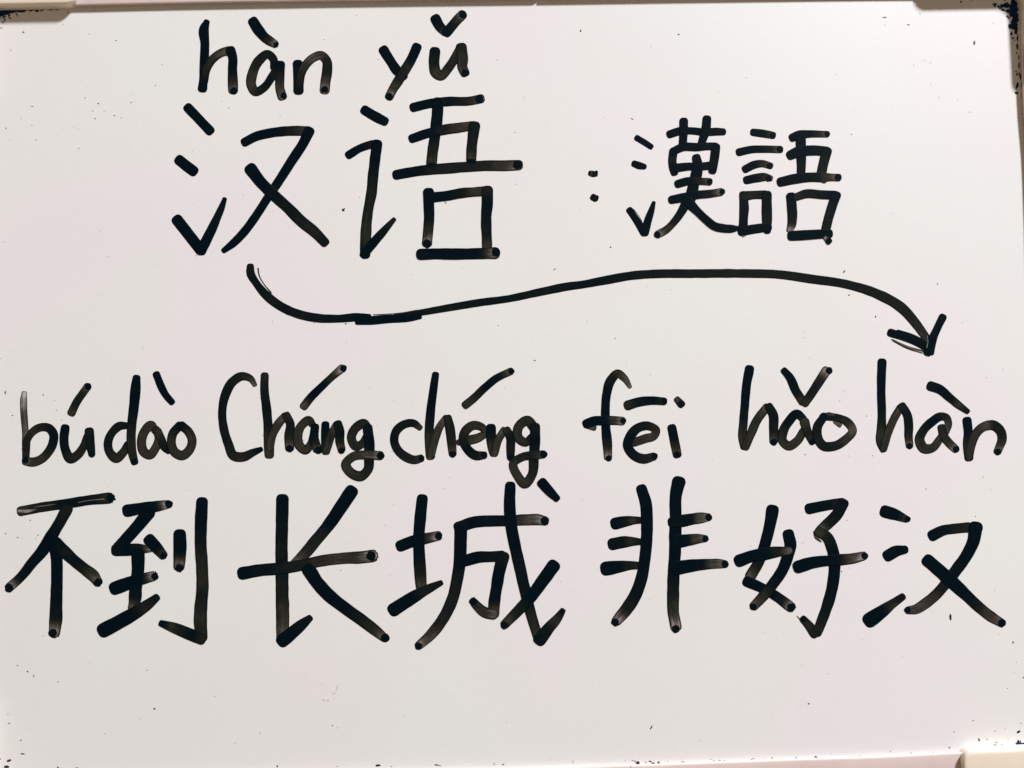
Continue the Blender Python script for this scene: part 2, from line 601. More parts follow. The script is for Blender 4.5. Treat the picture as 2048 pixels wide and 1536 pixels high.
# ---- HAN (simplified, large)
g = Group("chinese_character", "large character 汉 at the upper left", 0, 0)
g.one("A", [(237, 1105, 96), (340, 1213, 94), (458, 1337, 96)], (1, 1, 1, .96))
g.one("B", [(148, 412, 104), (218, 468, 104), (290, 522, 102)])
g.ink("B").stroke([(127, 1025, 112), (240, 1170, 110), (365, 1330, 108)])
g.cur.stroke([(372, 1335, 104), (440, 1200, 98), (530, 1010, 78), (582, 890, 62), (610, 812, 42)], (1, .98, .9, .95))
g.add("pen_stroke")
g.ink("B").stroke([(820, 226, 90), (930, 170, 92), (1100, 130, 92), (1280, 112, 96), (1440, 112, 92)], (1, 1, 1, .8, .6))
g.cur.stroke([(1474, 118, 106), (1415, 240, 98), (1310, 400, 96), (1190, 590, 92), (1050, 800, 84), (920, 1000, 84), (800, 1160, 84), (690, 1270, 76), (605, 1335, 54)], (1, 1, 1, .95, 1, .97, 1))
g.add("pen_stroke")
g.one("B", [(880, 505, 124), (985, 640, 112), (1100, 755, 106), (1270, 910, 106), (1400, 1040, 112), (1530, 1145, 106), (1635, 1252, 94)], (1, 1, .9, .88, .82, .72, .85))

# ---- YU (simplified, large)
g = Group("chinese_character", "large character 语 right of 汉 at the top", 0, 0)
g.one("C", [(255, 1130, 96), (350, 1188, 98), (455, 1242, 92)])
g.ink("D").stroke([(92, 358, 82), (200, 292, 76), (325, 248, 80)], (1, 1, .82))
g.cur.stroke([(378, 250, 108), (368, 330, 104), (342, 550, 102), (322, 750, 102), (285, 950, 98), (266, 1150, 106), (258, 1375, 100)], (1, 1, .85, .75, .72, .65, .9))
g.cur.stroke([(245, 1380, 84), (340, 1260, 88), (450, 1135, 76), (552, 1020, 44)], (1, 1, .9, .75))
g.add("pen_stroke")
g.one("C", [(755, 1100, 92), (900, 1065, 92), (1130, 1038, 90), (1330, 1035, 88), (1440, 1012, 88)], (1, 1, .95, .8, .6), (1425, 1016, 46))
g.one("D", [(1005, -180, 112), (992, 0, 112), (968, 200, 104), (948, 340, 104), (938, 445, 104)], (1, 1, 1, .78, .62))
g.ink("D").stroke([(742, 190, 88), (880, 142, 90), (1080, 98, 98), (1250, 75, 96), (1350, 60, 92)], (1, 1, .82, .6, .5))
g.cur.stroke([(1376, 66, 114), (1365, 150, 106), (1350, 280, 100), (1345, 395, 100)], (.85, .85, .8, .6))
g.add("pen_stroke")
g.ink("D").stroke([(582, 560, 96), (720, 535, 98), (900, 510, 98), (1100, 495, 102), (1300, 480, 100), (1500, 468, 102), (1700, 468, 102), (1828, 462, 98)], (1, 1, .85, .78, .78, .75, .65, .5), (1818, 460, 52))
g.cur.dot(935, 462, 46, 28)
g.cur.dot(1345, 425, 54, 28)
g.add("pen_stroke")
g.one("D", [(907, 745, 108), (910, 850, 102), (914, 1000, 102), (905, 1120, 96), (893, 1258, 98)], (1, 1, .92, .65, .4), (890, 1265, 47))
g.ink("D").stroke([(955, 792, 96), (1080, 778, 96), (1250, 748, 96), (1400, 735, 92), (1490, 726, 94)], (1, .97, .9, .6, .55))
g.cur.stroke([(1508, 726, 114), (1510, 850, 108), (1498, 1000, 102), (1502, 1150, 98), (1508, 1285, 96)], (.8, 1, .92, .88, .6))
g.add("pen_stroke")
g.one("D", [(832, 1376, 108), (1000, 1370, 108), (1200, 1372, 108), (1400, 1368, 106), (1585, 1362, 112)], (.95, 1, 1, 1, .45), (1597, 1356, 50))

# ---- colon
g = Group("colon", "small colon of two blotchy dots between the two spellings", 0, 0)
g.ink("E").stroke([(160, 650, 55), (185, 656, 62), (208, 658, 50)], (.45, .85, .8), rag=.35)
g.cur.dot(218, 640, 18, 22); g.cur.dot(150, 645, 16, 20)
g.add("dot")
g.ink("E").stroke([(188, 895, 68), (205, 905, 66)], (.9, .8), rag=.3)
g.cur.dot(228, 895, 16, 22); g.cur.dot(212, 926, 20, 14)
g.add("dot")

# ---- HAN (traditional)
g = Group("chinese_character", "smaller character 漢 right of the colon", 0, 0)
g.one("E", [(636, 288, 60), (715, 335, 60), (775, 375, 56)], rag=.15)
g.one("E", [(608, 552, 66), (660, 570, 72), (705, 580, 58)], rag=.15)
g.ink("E").stroke([(560, 1028, 68), (630, 1130, 70), (708, 1252, 84)])
g.cur.stroke([(716, 1255, 80), (748, 1130, 74), (782, 1030, 60), (806, 950, 36)])
g.cur.stroke([(598, 1012, 5), (650, 1078, 4), (688, 1140, 3)], (.8,))
g.cur.stroke([(822, 975, 4), (790, 1090, 5), (752, 1245, 4)], (.8,))
g.add("pen_stroke")
g.one("E", [(972, 248, 76), (1080, 215, 76), (1200, 214, 70), (1340, 228, 72), (1450, 222, 74), (1515, 224, 70)], (1, 1, 1, 1, .97, 1), (1520, 220, 26), rag=.2)
g.one("E", [(1113, 118, 84), (1112, 210, 82), (1104, 350, 78)])
g.one("E", [(1350, 95, 84), (1340, 200, 88), (1300, 330, 74)])
g.one("E", [(1005, 440, 80), (998, 540, 80), (1008, 600, 80), (1018, 640, 72)], (.95, .82, 1, 1), rag=.15)
g.ink("E").stroke([(1005, 425, 74), (1100, 382, 80), (1250, 380, 80), (1380, 372, 76), (1435, 375, 80)], (1, 1, .97, .92, .88))
g.cur.stroke([(1442, 382, 84), (1430, 480, 86), (1414, 580, 84), (1408, 620, 78)], (1, 1, .9, .97))
g.add("pen_stroke")
g.one("E", [(1045, 592, 82), (1150, 580, 76), (1300, 578, 74), (1415, 565, 84)], (1, 1, .92, .9))
g.one("E", [(1243, 490, 82), (1256, 560, 96), (1245, 650, 108), (1215, 770, 104), (1188, 880, 112), (1152, 960, 110)], (.92, .97, 1, 1, .97))
g.one("E", [(1056, 756, 78), (1150, 730, 78), (1290, 730, 66), (1375, 735, 70)], (1, 1, .78, .45), (1377, 737, 34))
g.one("E", [(992, 918, 78), (1100, 898, 86), (1250, 870, 80), (1400, 855, 76), (1490, 840, 76)], (1, 1, .95, .8, .45), (1506, 838, 34))
g.one("E", [(1150, 930, 100), (1092, 1040, 82), (1020, 1140, 74), (940, 1222, 72), (850, 1272, 74)], (1, .95, .85, .62, .45), (842, 1276, 35))
g.one("E", [(1165, 950, 100), (1245, 1030, 78), (1340, 1120, 76), (1430, 1190, 80), (1530, 1212, 80), (1625, 1215, 66), (1660, 1212, 46)], (1, 1, 1, .97, .9, 1))

# ---- YU (traditional)
g = Group("chinese_character", "smaller character 語 at the far right of the top line", 0, 0)
g.one("F", [(393, 230, 74), (480, 240, 78), (590, 260, 72)], (1, 1, .6), (590, 262, 36), rag=.1)
g.one("F", [(248, 432, 78), (380, 405, 76), (520, 402, 74), (665, 405, 72)], (1, 1, 1, .8, .42), (663, 402, 38))
g.one("F", [(312, 605, 78), (400, 562, 78), (490, 550, 70), (565, 572, 66)], (1, .97, .75, .5), (556, 573, 35))
g.one("F", [(325, 718, 80), (430, 696, 86), (520, 688, 76), (565, 700, 60)], (1, .97, .75, .55), (546, 703, 35))
g.ink("F").stroke([(290, 868, 82), (298, 1000, 92), (292, 1120, 88), (285, 1250, 94)], (.78, .88, .92, 1))
g.cur.dot(290, 1290, 18, 12, d=.3)
g.add("pen_stroke")
g.ink("F").stroke([(310, 880, 92), (400, 870, 80), (510, 868, 84)], (.72, .75, .8))
g.cur.stroke([(530, 872, 98), (530, 1000, 98), (532, 1130, 96), (535, 1235, 74)], (.92, .9, .82, .95))
g.add("pen_stroke")
g.one("F", [(272, 1242, 88), (380, 1222, 90), (480, 1208, 88), (550, 1202, 70)], (1, 1, .95, 1))
g.one("F", [(795, 282, 82), (870, 255, 88), (980, 245, 70), (1070, 246, 64), (1145, 248, 62)], (1, 1, 1, .72, .5), (1148, 246, 32))
g.one("F", [(878, 300, 96), (880, 420, 100), (884, 520, 90), (882, 655, 82)], (1, 1, .92, .88))
g.ink("F").stroke([(775, 462, 94), (840, 432, 104), (950, 416, 96), (1060, 416, 96), (1140, 425, 96)], (1, 1, .95, .9))
g.cur.stroke([(1145, 425, 96), (1118, 520, 94), (1092, 635, 92)], (.9, .82, .8))
g.add("pen_stroke")
g.ink("F").stroke([(675, 736, 92), (800, 708, 98), (950, 690, 88), (1100, 688, 92), (1200, 690, 70), (1262, 692, 70)], (1, 1, 1, .88, .6, .42), (1258, 690, 40))
g.cur.dot(1115, 728, 34, 20, d=.7)
g.add("pen_stroke")
g.one("F", [(778, 888, 92), (788, 1000, 96), (792, 1100, 90), (782, 1190, 80), (768, 1225, 64)], (1, .9, .85, .8, .3))
g.ink("F").stroke([(838, 888, 74), (930, 858, 84), (1080, 866, 82), (1215, 872, 86)], (.72, .85, .9, 1))
g.cur.stroke([(1238, 876, 98), (1195, 1000, 88), (1160, 1120, 90), (1135, 1225, 86)], (1, .85, .82, .82))
g.add("pen_stroke")
g.ink("F").stroke([(785, 1288, 94), (900, 1282, 98), (1050, 1272, 90), (1165, 1268, 88)], (1, 1, 1, 1))
g.cur.stroke([(1128, 1310, 34), (1165, 1345, 62)], (.3, .8), (1166, 1342, 33))
g.add("pen_stroke")

# ---- long arrow
def conv(reg, pts):
    ox, oy, s = REG[reg]
    return [(ox + p[0] / s, oy + p[1] / s, p[2] / s) for p in pts]


g = Group("handwritten_arrow", "long curved arrow sweeping from the first character down to the last syllable", 0, 0)
g.ink("P").stroke(conv("G", [(90, 98, 40), (90, 130, 46), (125, 195, 42), (180, 262, 50), (260, 325, 50), (370, 375, 50), (480, 398, 50), (600, 402, 44), (720, 392, 44), (785, 388, 26)]), (.85, .9, .85, .9, .85, .9, .92, 1))
g.cur.stroke(conv("G", [(135, 108, 9), (142, 150, 7), (170, 200, 6), (212, 250, 8)]), (.45, .8, .7))
g.cur.stroke(conv("G", [(300, 376, 4), (350, 392, 5), (400, 405, 6)]), (.6,))
g.cur.stroke(conv("G", [(940, 384, 24), (1080, 367, 34), (1250, 338, 40), (1430, 308, 42), (1600, 285, 40), (1800, 243, 44), (1950, 213, 46)]) +
             conv("H", [(30, 178, 38), (150, 156, 42), (300, 130, 42), (420, 122, 42), (600, 121, 42), (850, 120, 42), (1050, 126, 42), (1200, 147, 44), (1400, 178, 42), (1550, 226, 48), (1680, 303, 50), (1740, 370, 46), (1795, 445, 40)]),
             (.95, .85, .88, .92, .85, .95, .92, .85, .8, .75, .78, .8, .85, .82, .75, .62))
g.cur.stroke(conv("G", [(810, 378, 4), (900, 374, 4), (985, 366, 5), (1065, 352, 6)]), (.55, .4, .6))
g.cur.stroke(conv("G", [(718, 420, 34), (800, 412, 48), (900, 403, 46), (1000, 400, 42), (1080, 390, 30)]), (1, 1, 1, .97))
g.add("arrow_shaft")
g.ink("P").stroke(conv("H", [(1617, 424, 40), (1700, 452, 36), (1770, 482, 38), (1808, 505, 38)]), (.97, .9, 1, 1), rag=.2)
g.cur.stroke(conv("H", [(1655, 426, 34), (1730, 448, 30), (1795, 480, 26)]), (1, .95), rag=.2)
g.cur.stroke(conv("H", [(1622, 458, 6), (1700, 494, 9), (1792, 520, 8)]), (.5, .35, .5))
g.cur.stroke(conv("H", [(1628, 466, 3), (1700, 503, 4), (1780, 528, 4)]), (.95,))
g.cur.stroke(conv("H", [(1882, 345, 38), (1855, 400, 36), (1828, 460, 42), (1808, 520, 46)]), (.95, 1, 1, 1), rag=.25)
g.cur.stroke(conv("H", [(1894, 352, 14), (1862, 415, 12), (1845, 470, 10), (1828, 530, 18)]), (1, .9), rag=.2)
g.cur.stroke(conv("H", [(1802, 440, 4), (1806, 470, 4), (1800, 500, 4)]), (.12,))
g.add("arrow_head")

# ---- bu
g = Group("pinyin_syllable", "pinyin 'bú' at the left end of the lower line", 0, 0)
g.ink("I").stroke([(248, 445, 52), (243, 500, 66), (243, 600, 68), (252, 740, 66), (262, 850, 66), (268, 960, 80), (265, 1100, 70)], (.10, .30, .46, .48, .46, .6, .78))
g.cur.stroke([(262, 1010, 70), (285, 910, 70), (350, 825, 78), (430, 790, 80), (500, 800, 84), (548, 860, 88), (540, 960, 88), (485, 1060, 86), (410, 1125, 88), (330, 1148, 90), (265, 1138, 84)], (.75, .75, .65, .72, .85, .97, .9, .75, .62, .6, .5), (258, 1128, 38))
g.add("letter")
g.ink("I").stroke([(668, 800, 86), (656, 900, 88), (670, 1020, 88), (725, 1112, 98), (795, 1075, 88), (860, 980, 78), (900, 880, 80), (912, 850, 70)], (1, .9, .92, .8, .72, .75, .78, .8))
g.cur.stroke([(915, 835, 92), (925, 930, 84), (932, 1010, 80), (940, 1065, 68)], (.8, .85, .85, 1), (942, 1072, 33))
g.add("letter")
g.ink("I").stroke([(735, 640, 82), (785, 535, 78), (850, 440, 76), (896, 378, 78)], (.6, .82, .78, .55), (903, 374, 39))
g.add("tone_mark")

# ---- dao
g = Group("pinyin_syllable", "pinyin 'dào' second in the lower line", 0, 0)
g.ink("I").stroke([(1290, 775, 66), (1230, 778, 82), (1150, 845, 82), (1108, 940, 84), (1125, 1050, 88), (1190, 1108, 94), (1262, 1050, 84), (1310, 970, 80)], (.85, .85, .82, .85, .78, .65, .68, .85))
g.cur.stroke([(1398, 290, 78), (1388, 400, 100), (1372, 580, 96), (1350, 760, 90), (1343, 930, 90), (1356, 1060, 84), (1378, 1145, 74)], (1, 1, 1, .88, .75, .68, .8), (1376, 1143, 38))
g.add("letter")
g.ink("I").stroke([(1590, 830, 66), (1552, 772, 90), (1475, 845, 90), (1450, 950, 90), (1475, 1045, 92), (1530, 1075, 92), (1595, 1000, 84), (1628, 900, 84), (1600, 815, 74)], (.6, .62, .58, .62, .6, .58, .62, .68))
g.cur.stroke([(1622, 830, 66), (1655, 920, 80), (1688, 1000, 76), (1725, 1030, 66)], (.6, .72, .85, .92))
g.add("letter")
g.ink("I").stroke([(1838, 778, 86), (1775, 850, 86), (1755, 945, 88), (1790, 1045, 92), (1865, 1080, 94), (1945, 1015, 88), (1968, 925, 88), (1930, 835, 86), (1862, 775, 84)], (.97, .8, .65, .65, .62, .6, .62, .7, .95))
g.add("letter")
g.ink("I").stroke([(1603, 252, 72), (1650, 370, 74), (1698, 460, 68), (1760, 532, 64)], (1, 1, 1, 1))
g.add("tone_mark")

# ---- Chang
g = Group("pinyin_syllable", "pinyin 'Cháng' beginning with a capital C", 0, 0)
g.ink("J").stroke([(560, 355, 46), (520, 295, 64), (430, 270, 84), (335, 325, 92), (262, 455, 88), (228, 640, 80), (243, 800, 84), (290, 960, 88), (350, 1085, 98), (440, 1095, 96), (540, 1052, 76), (622, 1018, 50)], (.45, .7, .8, .9, .88, .92, .85, .85, .75, .68, .75, 1))
g.add("letter")
g.ink("J").stroke([(663, 265, 78), (660, 400, 82), (682, 600, 90), (698, 780, 90), (705, 950, 100), (710, 1070, 92)], (.75, .85, .92, .88, .7, .58))
g.cur.stroke([(715, 1000, 78), (740, 880, 80), (800, 760, 84), (868, 680, 78)], (.58, .58, .6, .42))
g.cur.stroke([(885, 672, 80), (925, 760, 84), (910, 880, 88), (918, 1000, 88)], (.7, .85, .75, .55), (918, 1010, 41))
g.add("letter")
g.ink("J").stroke([(1150, 760, 70), (1120, 722, 82), (1040, 775, 86), (1000, 880, 94), (1025, 985, 92), (1080, 1025, 84), (1135, 960, 74), (1165, 860, 72)], (.75, .62, .58, .58, .58, .62, .7, .82))
g.cur.stroke([(1178, 790, 84), (1170, 900, 86), (1200, 1010, 90)], (.97, .92, .6), (1214, 1026, 43))
g.add("letter")
g.ink("J").stroke([(1285, 765, 76), (1283, 880, 82), (1290, 1035, 82)], (1, .92, .62))
g.cur.stroke([(1298, 1020, 78), (1340, 880, 84), (1395, 770, 72)], (.6, .68, .5))
g.cur.stroke([(1412, 760, 86), (1432, 830, 88), (1432, 930, 88), (1450, 1015, 76)], (.85, .95, .82, .6), (1450, 1030, 37))
g.add("letter")
g.ink("J").stroke([(1735, 830, 66), (1680, 752, 88), (1590, 805, 90), (1552, 900, 86), (1600, 985, 88), (1665, 955, 80), (1712, 880, 76)], (.8, .72, .75, .7, .68, .72, .85))
g.cur.stroke([(1718, 800, 96), (1735, 950, 98), (1732, 1100, 98), (1722, 1220, 92), (1650, 1290, 98), (1550, 1258, 92), (1495, 1170, 90), (1560, 1095, 84), (1690, 1072, 88), (1842, 1080, 86)], (.88, .97, .95, .85, .72, .68, .62, .62, .6, .5, .42), (1850, 1082, 43))
g.add("letter")
g.ink("J").stroke([(1068, 572, 82), (1130, 492, 80), (1250, 372, 74), (1360, 268, 70), (1452, 190, 80)], (.5, 1, 1, .72, .32), (1470, 188, 39))
g.add("tone_mark")

# ---- cheng
g = Group("pinyin_syllable", "pinyin 'chéng' over the fourth large character", 0, 0)
g.ink("K").stroke([(458, 795, 58), (400, 752, 76), (300, 762, 82), (225, 820, 84), (196, 920, 82), (235, 1025, 86), (325, 1100, 92), (415, 1125, 84), (468, 1110, 76)], (.6, .88, .85, .9, .92, .85, .78, .75, .7), (476, 1108, 35))
g.add("letter")
g.ink("K").stroke([(620, 255, 70), (592, 450, 80), (568, 650, 86), (555, 850, 90), (560, 1000, 90), (568, 1085, 90)], (.92, 1, 1, .88, .65, .55))
g.cur.stroke([(575, 1060, 84), (615, 910, 84), (670, 775, 74), (725, 700, 70)], (.55, .6, .58, .42))
g.cur.stroke([(745, 702, 84), (768, 800, 92), (785, 950, 88), (795, 1060, 78)], (.75, .8, .75, .58), (796, 1066, 39))
g.add("letter")
g.ink("K").stroke([(862, 945, 62), (960, 925, 92), (1075, 890, 84), (1135, 845, 66), (1100, 795, 76), (1010, 772, 88), (935, 820, 92), (902, 910, 86), (945, 1010, 88), (1035, 1080, 92), (1115, 1078, 76)], (.65, .62, .52, .6, .65, .65, .7, .85, .97, .88, .8), (1118, 1070, 37))
g.add("letter")
g.ink("K").stroke([(1188, 800, 98), (1190, 900, 98), (1205, 1000, 94), (1218, 1050, 88)], (1, .92, .65, .58))
g.cur.stroke([(1222, 1055, 80), (1258, 930, 80), (1320, 825, 74)], (.58, .6, .48))
g.cur.stroke([(1350, 825, 84), (1386, 890, 88), (1390, 1000, 84), (1390, 1095, 72)], (.7, .9, .82, .92), (1390, 1105, 37))
g.add("letter")
g.ink("K").stroke([(1640, 810, 90), (1560, 722, 96), (1470, 790, 92), (1468, 895, 88), (1545, 945, 84), (1605, 890, 72)], (.8, .7, .65, .65, .68, .85))
g.cur.stroke([(1640, 790, 96), (1640, 900, 100), (1628, 1100, 96), (1608, 1280, 88), (1535, 1368, 92), (1460, 1285, 86), (1418, 1160, 84), (1510, 1095, 82), (1620, 1078, 84), (1722, 1068, 78)], (.85, .97, .9, .8, .72, .65, .6, .62, .75, .78, .65), (1727, 1068, 41))
g.add("letter")
g.ink("K").stroke([(930, 560, 80), (1000, 505, 78), (1120, 390, 78), (1240, 292, 72), (1388, 218, 70)], (.62, .75, 1, .92, .5), (1396, 218, 35))
g.add("tone_mark")

# ---- fei
g = Group("pinyin_syllable", "pinyin 'fēi' over 非", 0, 0)
g.ink("L").stroke([(290, 790, 40), (345, 796, 62)], (.5,))
g.cur.stroke([(714, 375, 42), (660, 290, 70), (590, 242, 84), (528, 300, 92), (478, 450, 86), (465, 600, 84), (470, 800, 88), (484, 950, 94), (492, 1095, 82)], (.4, .55, .85, .97, 1, 1, 1, .78, .42), (499, 1110, 34))
g.cur.stroke([(272, 755, 92), (350, 728, 96), (440, 724, 92), (540, 722, 88), (632, 728, 84)], (1, 1, 1, .6, .42), (646, 725, 35))
g.add("letter")
g.ink("L").stroke([(762, 945, 84), (870, 908, 86), (965, 875, 82), (985, 825, 78), (905, 778, 84), (805, 795, 92), (722, 880, 94), (692, 970, 92), (755, 1075, 94), (860, 1115, 96), (955, 1092, 80)], (.65, .62, .55, .7, .85, .88, .97, .97, .88, .8, .75), (968, 1086, 37))
g.add("letter")
g.ink("L").stroke([(1146, 800, 88), (1166, 900, 90), (1190, 1020, 88), (1200, 1068, 84)], (1, 1, .72, .55), (1198, 1070, 39))
g.cur.stroke([(1200, 508, 62), (1242, 555, 72)], (.5, .95), (1238, 550, 33))
g.add("letter")
g.ink("L").stroke([(698, 565, 98), (800, 534, 92), (950, 518, 80), (1062, 525, 76)], (.7, .92, 1, .85), (1068, 526, 34))
g.add("tone_mark")

# ---- hao
g = Group("pinyin_syllable", "pinyin 'hǎo' over 好", 0, 0)
g.ink("M").stroke([(250, 197, 92), (222, 350, 88), (204, 550, 84), (188, 750, 84), (180, 900, 84), (198, 985, 84)], (1, 1, 1, .92, .68, .62))
g.cur.stroke([(208, 988, 86), (265, 860, 88), (330, 715, 86), (425, 590, 82)], (.65, .6, .65, .5))
g.cur.stroke([(450, 584, 86), (492, 660, 92), (498, 790, 92), (498, 930, 82)], (.88, .88, .85, .6), (499, 945, 39))
g.add("letter")
g.ink("M").stroke([(795, 700, 76), (740, 655, 86), (655, 730, 92), (595, 840, 90), (590, 930, 86), (650, 982, 88), (740, 930, 84), (800, 835, 80)], (.85, 1, .97, .78, .65, .62, .6, .68))
g.cur.stroke([(815, 740, 96), (850, 850, 82), (895, 938, 72)], (.6, .78, .75), (897, 936, 38))
g.add("letter")
g.ink("M").stroke([(1132, 735, 44), (1176, 772, 40)], (.45,))
g.cur.stroke([(1000, 700, 80), (950, 780, 90), (950, 900, 92), (1010, 982, 92), (1110, 985, 92), (1240, 912, 86), (1308, 825, 80), (1255, 740, 82), (1150, 695, 76), (1010, 680, 74)], (.92, .85, .78, .85, .75, .58, .42, .7, .82, .95), (1005, 683, 44))
g.cur.stroke([(1060, 655, 34), (1110, 662, 30)], (.55,))
g.add("letter")
g.ink("M").stroke([(606, 212, 66), (660, 275, 80), (728, 420, 86), (795, 525, 82)], (.92, 1, .95, .6))
g.cur.stroke([(820, 540, 84), (880, 455, 88), (960, 330, 90), (1035, 215, 92)], (.68, .82, .75, .35), (1065, 212, 39))
g.add("tone_mark")

# ---- han (right)
g = Group("pinyin_syllable", "pinyin 'hàn' at the right end of the lower line, under the arrow head", 0, 0)
g.ink("N").stroke([(218, 160, 114), (210, 350, 114), (208, 550, 110), (215, 800, 108), (212, 1000, 116), (205, 1180, 124), (235, 1275, 96)], (1, 1, 1, .95, .85, .6, .75))
g.cur.stroke([(238, 1265, 100), (288, 1090, 104), (365, 900, 104), (450, 745, 96)], (.65, .58, .6, .5))
g.cur.stroke([(478, 725, 108), (540, 830, 112), (562, 960, 114), (560, 1110, 108), (572, 1225, 98)], (.75, .88, .92, .75, .42), (572, 1235, 44))
g.add("letter")
g.ink("N").stroke([(1040, 1050, 90), (1072, 940, 94), (1045, 870, 100), (975, 855, 108), (865, 920, 116), (750, 1035, 112), (702, 1150, 124), (760, 1265, 126), (865, 1258, 112), (950, 1160, 100), (1010, 1060, 84)], (.5, .55, .8, 1, .97, .85, .65, .62, .62, .55, .5))
g.cur.stroke([(985, 1000, 104), (1010, 1100, 112), (1085, 1200, 110), (1162, 1272, 98)], (.72, .7, .65, .42), (1172, 1275, 47))
g.add("letter")
g.ink("N").stroke([(1312, 910, 116), (1326, 1050, 112), (1322, 1200, 124), (1335, 1380, 112)], (1, .97, .7, .62))
g.cur.stroke([(1340, 1370, 100), (1372, 1200, 110), (1430, 1070, 112), (1530, 985, 116), (1650, 968, 126), (1745, 1050, 122), (1762, 1150, 116), (1730, 1240, 108), (1705, 1300, 104)], (.62, .62, .65, .62, .45, .85, .8, .65, .42), (1708, 1310, 49))
g.add("letter")
g.ink("N").stroke([(848, 465, 126), (950, 500, 118), (1080, 605, 108), (1200, 705, 96), (1315, 788, 68)], (.88, 1, 1, .62, .85))
g.add("tone_mark")

# ---- BU
g = Group("chinese_character", "large character 不 at the left of the bottom line", 0, 0)
g.ink("O").stroke([(197, 383, 92), (400, 345, 90), (600, 318, 92), (800, 285, 92), (1010, 262, 104)], (.62, .8, .93, .9, .7), rag=.3)
g.cur.stroke([(175, 380, 30), (250, 382, 34), (330, 368, 18)], (.12, .15, .4))
g.cur.stroke([(730, 302, 4), (830, 283, 6), (970, 270, 8)], (.15, .3, .15))
g.cur.stroke([(320, 345, 4), (420, 332, 6), (520, 318, 4)], (.3, .1, .4))
g.cur.dot(1030, 262, 48, 42, rag=.25)
g.add("pen_stroke")
g.one("O", [(622, 365, 110), (555, 490, 104), (470, 630, 112), (400, 745, 110), (295, 870, 98), (195, 995, 88), (92, 1088, 84)], (.8, .85, 1, 1, .97, .92, .35), (85, 1100, 44), rag=.2)
g.one("O", [(520, 690, 126), (530, 850, 108), (530, 1050, 106), (524, 1250, 112), (520, 1400, 118), (508, 1510, 104)], (1, 1, 1, .97, .88, .38), (492, 1518, 44), rag=.2)
g.one("O", [(530, 670, 90), (590, 745, 108), (700, 850, 104), (800, 930, 104), (870, 985, 108), (910, 1040, 90)], (1, .85, .9, .85, .6, .55), (915, 1045, 42), rag=.2)

# ---- DAO
g = Group("chinese_character", "large character 到 second in the bottom line", 0, 0)
g.one("O", [(1190, 378, 118), (1300, 360, 108), (1420, 345, 108), (1550, 322, 84)], (1, 1, .97, .35), (1572, 318, 40), rag=.2)
g.ink("O").stroke([(1380, 400, 126), (1300, 500, 112), (1195, 620, 112), (1100, 715, 100)], (1, 1, 1, .92))
g.cur.stroke([(1085, 745, 112), (1200, 742, 112), (1300, 735, 96), (1400, 738, 56)], (.92, .97, .85, .4))
g.add("pen_stroke")
g.one("O", [(1393, 652, 112), (1460, 725, 108), (1515, 790, 88)], (1, 1, .72), (1522, 798, 34), rag=.2)
g.one("O", [(1072, 1100, 122), (1180, 1060, 120), (1300, 1022, 106), (1425, 988, 92)], (1, 1, .97, .35), (1442, 990, 37), rag=.25)
g.one("O", [(1285, 780, 122), (1284, 950, 116), (1265, 1100, 114), (1250, 1225, 106), (1222, 1280, 60)], (1, 1, 1, .92, .5))
g.one("O", [(968, 1490, 134), (1090, 1425, 130), (1250, 1335, 120), (1380, 1250, 98), (1455, 1190, 72)], (1, 1, 1, .75, .88))
g.one("O", [(1675, 602, 116), (1676, 750, 116), (1668, 890, 106)], (1, 1, .45), (1670, 912, 43), rag=.3)
g.ink("O").stroke([(1882, 300, 108), (1872, 500, 110), (1870, 700, 108), (1882, 900, 108), (1886, 1100, 110), (1870, 1300, 114), (1868, 1450, 118), (1882, 1555, 100)], (1, 1, .88, .72, .68, .8, .68, .75))
g.cur.stroke([(1872, 1570, 108), (1760, 1525, 108), (1640, 1475, 98), (1540, 1440, 74), (1505, 1428, 62)], (.75, .95, .8, .65, .97))
g.add("pen_stroke")

# ---- CHANG
g = Group("chinese_character", "large character 长 third in the bottom line", 0, 0)
g.ink("Q").stroke([(548, 172, 110), (544, 400, 108), (540, 600, 106), (544, 800, 110), (546, 1000, 112), (550, 1200, 114), (548, 1380, 108)], (1, .93, .85, .88, .78, .6, .45))
g.cur.stroke([(550, 1410, 116), (640, 1335, 110), (730, 1260, 92), (785, 1215, 64)], (1, 1, .9, .92))
g.add("pen_stroke")
g.one("Q", [(1152, 102, 116), (1060, 240, 114), (950, 400, 106), (850, 520, 102), (750, 640, 98), (662, 725, 82)], (1, 1, 1, .75, .68, .42))
g.ink("Q").stroke([(202, 818, 112), (350, 792, 104), (540, 775, 106), (690, 752, 96), (900, 708, 98), (1100, 685, 98), (1250, 678, 106), (1338, 665, 108)], (1, .92, .82, .78, .68, .55, .6, .28), (1325, 666, 46), rag=.15)
g.add("pen_stroke")
g.one("Q", [(780, 790, 118), (870, 920, 114), (960, 1015, 112), (1100, 1125, 102), (1260, 1240, 100), (1370, 1325, 94), (1440, 1382, 76)], (.97, 1, 1, .97, .85, .7, .5), (1450, 1385, 42))

